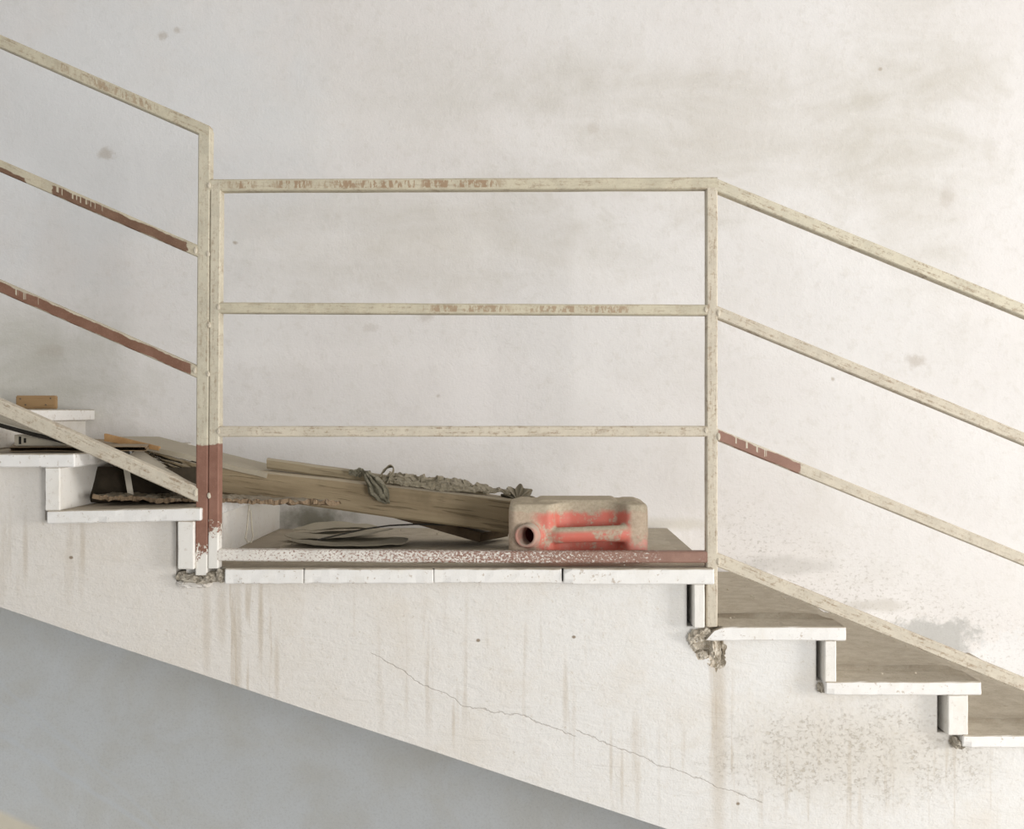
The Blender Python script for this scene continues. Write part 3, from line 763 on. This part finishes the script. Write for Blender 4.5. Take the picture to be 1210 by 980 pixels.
# splintered end: many torn slivers of unequal length
sp = bmesh.new(); R = random.Random(5)
for i in range(9):
    for j in range(4):
        fz = i/8; yy = BY+0.004+0.09*j/3
        top = P(222, 549, yy); bz = P(222, 574, yy)
        z1 = top.z+(bz.z-top.z)*fz
        z0 = z1+0.012+R.uniform(-.004, .012)
        xe = P(168+R.uniform(-3, 20)+fz*30*R.uniform(.5, 1.3), 0, yy).x
        xs = P(236, 0, yy).x
        th = R.uniform(.0022, .0050)
        pts = []
        for k in range(7):
            f = k/6
            pts.append((xs+(xe-xs)*f, yy-0.003+R.uniform(-.002, .002), z1-0.004+(z0-z1+0.018)*f+R.uniform(-.0015, .0015)))
        tube(sp, pts, [th, th*1.15, th, th*1.05, th*.9, th*.7, th*.25], 5)
obj('splintered_end', sp, M_SPLINT, beam)
# frayed knot at the tip
kb = bmesh.new()
for i in range(14):
    c = P(172+R.uniform(-7, 9), 532+R.uniform(-4, 8), BY+R.uniform(0, .04))
    r_ = bmesh.ops.create_icosphere(kb, subdivisions=1, radius=R.uniform(.004, .009))
    for v in r_['verts']: v.co = v.co*(1+.5*N3(v.co*200, 1, i))+c
obj('frayed_tip', kb, M_SPLINT, beam)

# dark plank lying under the beam, made larger to fill in the shade there
def plank(name, corners, thick, mat, nu=14, nv=4, amp=0.001, seed=0):
    a, b, c, d = [P(*q) for q in corners]   # front-left, front-right, back-right, back-left
    def fn(u, v):
        p = a.lerp(b, u).lerp(d.lerp(c, u), v)
        return p+Vector((0, 0, amp*N3(p, 20, seed)))
    return sheet(nu, nv, fn, thick)
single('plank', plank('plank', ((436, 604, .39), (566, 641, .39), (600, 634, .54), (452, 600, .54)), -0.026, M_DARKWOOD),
       M_DARKWOOD, 'dark plank made larger to fill in the shade under the leaning beam', 'plank')

# dusty board lying on the beam's upper end
bd = empty('board', P(220, 538, .45), 'pale dusty board with an orange brown edge lying on the splintered end of the beam', 'board')
crn = ((124, 515.5, .33), (316, 559.5, .33), (334, 552.5, .53), (188, 516.5, .60))
bmx = plank('panel', crn, 0.013, M_BOARD, amp=0.0016, seed=4)
obj('panel', bmx, M_BOARD, bd)
a, b = P(123.5, 513, .329), P(188, 528.5, .329)
eb = bmesh.new(); path = []
fr = [(a.lerp(b, i/10)) for i in range(11)]
va = []
for i, q in enumerate(fr):
    th = 0.019*(1-0.5*i/10)
    va.append([eb.verts.new(q+Vector((0, dy, dz))) for dy, dz in ((-.002, 0.001), (-.002, -th), (.012, -th), (.012, 0.001))])
for r0, r1 in zip(va, va[1:]):
    for k in range(4): eb.faces.new((r0[k], r0[(k+1) % 4], r1[(k+1) % 4], r1[k]))
eb.faces.new(va[0][::-1]); eb.faces.new(va[-1])
o = obj('board_edge', eb, M_BOARD_EDGE, bd); o['label'] = 'orange brown bare edge'

# batten along the top of the beam
single('batten', beam_bm(315, 575, BY+0.045, 0.028, (541.5, 579), (554, 592), 8), M_BATTEN,
       'narrow grey wooden batten lying along the top of the beam', 'batten')

# crumpled cloth over the beam
M_CLOTH = plain_material('stiff_dusty_cloth', (0.27, 0.235, 0.17), (0.19, 0.165, 0.115), 60, dust=0.45, bump=0.6, third=(0.10, 0.085, 0.055))
M_CLOTH2 = plain_material('grey_green_rag', (0.20, 0.185, 0.135), (0.12, 0.11, 0.075), 50, dust=0.35, bump=0.6, third=(0.055, 0.05, 0.035))
cl = empty('cloth_strip', P(500, 572, BY), 'long crumpled strip of stiff dusty cloth draped along the top of the beam', 'cloth')
def ribbon(pts, widths, nrm, thick, mat, parent, name, amp=0.006, seed=0, nu=40, nv=9, fr=60):
    """crumpled band through points, `nrm` = direction it spreads in"""
    pts = [Vector(p) for p in pts]; m = len(pts)-1
    def fn(u, v):
        s = u*m; i = min(int(s), m-1); f = s-i
        p = pts[i].lerp(pts[i+1], f); wd = widths[i]+(widths[i+1]-widths[i])*f
        q = p+Vector(nrm)*wd*(v-0.5)
        return q+Vector((N3(q, fr, seed), N3(q, fr, seed+1), N3(q, fr, seed+2)))*amp*0.8+Vector((N3(q, fr*2.7, seed), N3(q, fr*2.7, seed+1), N3(q, fr*2.7, seed+2)))*amp*0.5
    return obj(name, sheet(nu, nv, fn, thick), mat, parent)
ribbon([P(458, 562, .36), P(490, 566, .36), P(520, 570, .36), P(550, 573.5, .36), P(575, 578, .37), P(602, 583, .37)], [.035, .042, .045, .05, .03, .02], (0, .75, .5), .003, M_CLOTH, cl, 'folded_band', .011, 3, 130, 14, 45)
ribbon([P(452, 567, .33), P(480, 571, .33), P(520, 576, .332), P(560, 580, .335)], [.012, .016, .018, .01], (0, .3, 1), .002, M_CLOTH, cl, 'hem', .006, 8, 50, 5, 70)
ribbon([P(412, 557.5, .345), P(425, 558, .345), P(438, 561, .33)], [.010, .026, .012], (0, .2, 1), .002, M_CLOTH2, cl, 'tucked_end', .007, 11, 20, 7, 80)
# hanging twist: pleated like a dead leaf
def leaf_fn(u, v):
    path = [P(433, 559, .326), P(440, 568, .320), P(447, 579, .322), P(454, 588, .326), P(459, 594, .330)]
    s = u*4; i = min(int(s), 3); p = path[i].lerp(path[i+1], s-i)
    wd = (0.012, .040, .052, .034, .008); w_ = wd[i]+(wd[i+1]-wd[i])*(s-i)
    d = Vector((0.82, 0.05, 0.50))
    q = p+d*w_*(v-0.5)
    q.y += 0.006*math.sin(v*19+u*4+3*N3((u*3, v*3, 0), 1, 5))-0.010*math.sin(math.pi*u)+0.005*N3(q, 70)
    q.x += 0.006*N3((u*7, v*5, 0), 1, 8); q.z += 0.006*N3((u*6, v*9, 0), 1, 9)
    return q
o = obj('hanging_end', sheet(26, 26, leaf_fn, .0018), M_CLOTH2, cl); o['label'] = 'dark pleated end hanging over the face of the beam'
def loop_fn(u, v):
    a = -0.7+u*3.9
    c = P(457, 563, .335)
    q = c+Vector((0.012*math.sin(a*1.1)+0.013*math.cos(a), 0.03*(v-.5), 0.031*math.sin(a)*(1-0.25*v)+0.002))
    return q+Vector((N3(q, 70, 1), 0, N3(q, 70, 2)))*0.004
o = obj('raised_loop', sheet(24, 6, loop_fn, .002), M_CLOTH, cl); o['label'] = 'stiff loop standing up above the beam'
def rag_fn(u, v):
    c = P(612, 591, .36)
    a = math.pi*(0.02+0.96*u); r = 0.046*v*(1+0.15*math.sin(u*26)+0.12*N3((u*9, v*2, 0), 1, 3))
    return c+Vector((-math.cos(a)*r*0.95, 0.030*v*math.sin(u*40)*0.35+0.03*v, math.sin(a)*r*0.78))
rg = sheet(60, 8, rag_fn, .0016)
single('rag', rg, M_CLOTH, 'fan shaped crumpled rag on the beam just behind the left end of the jerrycan', 'cloth')

# ------------------------------------------------------------------ torn fibreboard across the second tread
M_FIBRE = plain_material('torn_fibreboard', (0.27, 0.195, 0.125), (0.17, 0.12, 0.075), 60, dust=0.7, bump=0.8, third=(0.42, 0.29, 0.19))
def fibre_fn(u, v):
    a = P(110, 586.5, .09); b = P(402, 592.0, .16); c = P(330, 588, .33); d = P(150, 578.5, .32)
    p = a.lerp(b, u).lerp(d.lerp(c, u), v)
    rag = 0.009*N3((u*26, 0, 0), 1, 2)+0.005*N3((u*80, 0, 0), 1, 4)
    p.y += rag*(1-v)
    p.z += 0.004*N3((u*11, v*3, 0), 1, 6)+0.004*N3((u*70, v*9, 0), 1, 9)*(1-v)**3
    return p
fb = sheet(150, 10, fibre_fn, 0.010)
for v in fb.verts: v.co += Vector((0, .005*N3(v.co, 75, 5), .0055*N3(v.co, 85, 2)))
single('fibreboard', fb, M_FIBRE, 'torn sheet of rough fibreboard lying across the tread behind the twin posts', 'board')

# bent sheets leaning behind the bottom rail of the upper flight
M_SHEETTOP = plain_material('grey_hardboard', (0.47, 0.435, 0.365), (0.41, 0.375, 0.305), 16, dust=0.3)
M_BLACK = plain_material('black_edge', (0.020, 0.017, 0.013), (0.035, 0.03, 0.024), 40, dust=0.1)
hb = empty('hardboard_sheet', P(40, 530, .12), 'bent grey hardboard sheet with a dark edge behind the bottom rail at far left', 'board')
def curve_pt(u, Y, dy=0):
    pts = [(-60, 484), (-20, 495), (15, 505), (45, 513), (68, 518), (90, 524.5)]
    s = u*5; i = min(int(s), 4); f = s-i
    px = pts[i][0]+(pts[i+1][0]-pts[i][0])*f; py = pts[i][1]+(pts[i+1][1]-pts[i][1])*f
    return P(px, py+dy, .06)+Vector((0, Y-.06, 0))
obj('sheet_top', sheet(24, 6, lambda u, v: curve_pt(u, .055+.10*v, -2)+Vector((0, 0, .006*v)), .002), M_SHEETTOP, hb)
o = obj('dark_layer', sheet(24, 6, lambda u, v: curve_pt(u, .055+.095*v, -0.8)+Vector((0, 0, .006*v)), .010), M_BLACK, hb); o['label'] = 'blackened lower layer'
single('panel', plank('panel', ((148, 541, .07), (229, 585, .07), (236, 576, .325), (164, 530, .325)), 0.004, M_SHEETTOP, amp=.0015), M_SHEETTOP,
       'thin grey panel sloping behind the bottom rail, left of the splintered beam end', 'panel')

# corrugated cardboard on the upper tread
M_CARD = plain_material('brown_cardboard', (0.36, 0.26, 0.16), (0.30, 0.215, 0.13), 30, dust=0.35)
cd = empty('cardboard', P(90, 533, .12), 'flattened corrugated cardboard sheet jutting out over the upper tread', 'cardboard')
def card(dz, th, name):
    def fn(u, v):
        p = P(11, 528.5, .10).lerp(P(173, 528, .10), u)
        e = P(30, 516, .80).lerp(P(182, 521, .80), u)
        p = p.lerp(e, v); p.z += dz+0.002*N3((u*4, v, 0), 1, 2)
        return p
    return obj(name, sheet(30, 5, fn, th), M_CARD, cd)
card(0.0, 0.0016, 'top_liner'); card(-0.0098, 0.0016, 'bottom_liner')
fl = bmesh.new(); nf = 240; gr = []
for i in range(nf+1):
    u = i/nf; row = []
    for v in (0.004, 0.5, 1.0):
        p = P(11, 528.5, .10).lerp(P(173, 528, .10), u).lerp(P(30, 516, .80).lerp(P(182, 521, .80), u), v)
        p.z += -0.0055+0.0036*math.sin(i*math.pi/2)+0.002*N3((u*4, v, 0), 1, 2)
        row.append(fl.verts.new(p))
    gr.append(row)
for i in range(nf):
    for j in range(2): fl.faces.new((gr[i][j], gr[i+1][j], gr[i+1][j+1], gr[i][j+1]))
obj('fluting', fl, M_CARD, cd)

# beige slotted piece under the bent sheet
M_BEIGE = plain_material('beige_plastic', (0.56, 0.50, 0.39), (0.50, 0.44, 0.34), 20, 0.6)
sb = empty('slotted_box', P(48, 528, .2), 'low beige box with two dark slots under the bent sheet on the cardboard', 'box')
A = P(17, 513.5, .13); B = P(74, 527.2, .13)
bm = prism([(A.x, B.z), (B.x, B.z), (B.x, B.z+.006), (A.x+.028, A.z-.004), (A.x, A.z)], .13, .30)
bmesh.ops.bevel(bm, geom=[e for e in bm.edges if e.calc_length() > .1], offset=.002, segments=2, affect='EDGES')
obj('shell', bm, M_BEIGE, sb)
for px, y0, y1 in ((23.5, 516, 525), (29.3, 518, 523.5)):
    a = P(px, y0, .1285); b = P(px, y1, .1285)
    bm = bmesh.new(); box(bm, a.x-.0026, a.x+.0026, .1285, .14, b.z, a.z)
    obj('slot', bm, M_BLACK, sb)

# wooden block at the wall
M_BLOCK = wood_material('orange_wood_block', (0.42, 0.275, 0.145), (0.365, 0.235, 0.12), (0.28, 0.175, 0.085), (1, 0), 0.3)
zb = zz(484)+0.0015
wbk = empty('wood_block', (P(43, 480, .70).x, .70, zb), 'small orange brown wooden block with nail holes on the uppermost step by the wall', 'block')
bm = bmesh.new(); a = P(18.5, 467.5, .69); b = P(65, 481, .69)
box(bm, a.x, b.x, .69, .71, zb, a.z)
bmesh.ops.bevel(bm, geom=bm.edges[:], offset=.0025, segments=2, affect='EDGES')
obj('block', bm, M_BLOCK, wbk)
M_NAIL = plain_material('dull_nail', (0.16, 0.13, 0.10), (0.10, 0.08, 0.06), 90, 0.5)
for px, py in ((24, 471.5), (59.5, 471), (30, 478.5), (54, 478.5)):
    bm = bmesh.new(); c = P(px, py, .689)
    tube(bm, [c, c+Vector((0, .004, 0))], .0024, 10); obj('nail', bm, M_NAIL, wbk)

# near-black sheet added in place of the shade in the gap under the cardboard
gb = plank('gap_shade', ((91, 552, .20), (232, 552, .32), (236, 590, .30), (108, 592, .17)), 0.008, M_DARKWOOD, nu=20, nv=6, amp=.003, seed=9)
single('gap_shade', gb, plain_material('near_black_shade', (0.055, 0.042, 0.028), (0.03, 0.024, 0.016), 14), 'near-black upright sheet standing in for the shade beneath the jutting cardboard', 'board')

# pale strip added for a light streak under the panel, and the cord by the landing riser
M_STREAK = plain_material('pale_light_streak', (0.62, 0.57, 0.48), (0.55, 0.50, 0.41), 20)
single('light_streak', beam_bm(144, 144.01, 0, .01, (0, 0), (1, 1), 1) if False else sheet(10, 2, lambda u, v: P(145.5+6*v+6*u, 552+36*u, .185)+Vector((0, .006*v, 0)), .006),
       M_STREAK, 'narrow pale upright strip standing in for a streak of light under the sloping panel', 'light_streak')
M_CORD = plain_material('grey_cord', (0.50, 0.46, 0.38), (0.42, 0.38, 0.30), 50)
bm = bmesh.new()
tube(bm, [P(294.5, 597, .20), P(293, 612, .20), P(292, 626, .198), P(290, 636, .195), P(292.5, 640.5, .19), P(297, 641, .195), P(299, 634, .20), P(297.5, 620, .20), P(296, 603, .205)], .0022, 7)
single('cord', bm, M_CORD, 'thin grey cord hanging in a loop against the landing riser', 'cord')

# ------------------------------------------------------------------ litter on the landing
M_SHEET = plain_material('dusty_plastic_sheet', (0.44, 0.40, 0.315), (0.38, 0.345, 0.265), 18, dust=0.25)
zl = zz(672)+0.005
def oval(px, py, rx, ry, lift, seed, name, label, tiltx=0.0, grp=None, curl=0.03):
    c = P(px, py, 0); Y = 0.374*1250/(py-485)-2.5
    c = Vector(((px-630)*(2.5+Y)/1250, Y, zl+lift))
    def fn(u, v):
        a = 2*math.pi*u; r = v
        R_ = 1+0.10*N3((math.cos(a), math.sin(a), 0), 1.5, seed)
        p = Vector((math.cos(a)*rx*r*R_, math.sin(a)*ry*r*R_, 0))
        p.z = curl*r*r*(0.30+0.7*max(0, math.sin(a*2+seed)))*0.6+0.003*N3(p, 25, seed)+tiltx*p.x+0.004
        return c+p
    return single(name, sheet(56, 7, fn, .0016), M_SHEET, label, 'sheet', grp, smooth=False)
oval(414, 645, .165, .090, .000, 1, 'plastic_sheet', 'lowest round curled sheet of dusty plastic on the landing under the beam', 0, 'curled sheets on the landing', .015)
oval(400, 640, .150, .085, .008, 2, 'plastic_sheet', 'middle curled dusty sheet of the pile on the landing', .05, 'curled sheets on the landing', .02)
oval(396, 634, .120, .085, .015, 4, 'plastic_sheet', 'topmost and smallest curled dusty sheet of the pile on the landing', .02, 'curled sheets on the landing', .02)
bm = bmesh.new()
tube(bm, [P(*q) for q in ((376, 638, .30), (400, 632.5, .33), (430, 625.5, .36), (460, 621.3, .38), (490, 619.8, .375), (530, 620.5, .37), (560, 622, .365))], .0022, 7)
single('wire', bm, plain_material('black_wire', (0.03, 0.027, 0.022), (0.05, 0.045, 0.036), 50, 0.5), 'thin black wire arching from the curled sheets to under the beam', 'wire')
M_PAPER = plain_material('dusty_paper', (0.55, 0.50, 0.41), (0.48, 0.43, 0.34), 30)
pz = P(510, 648, .10)
single('paper_scrap', sheet(10, 5, lambda u, v: Vector((pz.x-.03+.062*u, .085+.05*v+.01*u, zl+.002+.010*math.sin(math.pi*u)*(1-v)+.002*N3((u*5, v*5, 0), 1))), .0012), M_PAPER,
       'small pale folded paper scrap on the landing behind the bottom rail', 'paper')
M_GRIT = plain_material('plaster_crumb', (0.62, 0.56, 0.46), (0.50, 0.44, 0.35), 60)
gr = bmesh.new(); R = random.Random(11)
for (x0, x1, zy, n) in ((850, 990, 741, 34), (995, 1150, 806, 26), (1150, 1300, 869.5, 14), (270, 835, 672, 50)):
    for i in range(n):
        y = R.uniform(.05, .8) if n != 50 else R.uniform(.008, .8); x = xx(R.uniform(x0, x1)); s = R.choice((.0012, .0016, .002, .003))
        r_ = bmesh.ops.create_icosphere(gr, subdivisions=1, radius=s)
        for v in r_['verts']: v.co = v.co*(1+.4*N3(v.co*900, 1, i))+Vector((x, y, zz(zy)+.0045))
o = obj('plaster_crumbs', gr, M_GRIT); tag(o, 'scattered plaster crumbs and grit lying in the dust of the treads', 'debris', kind='stuff')
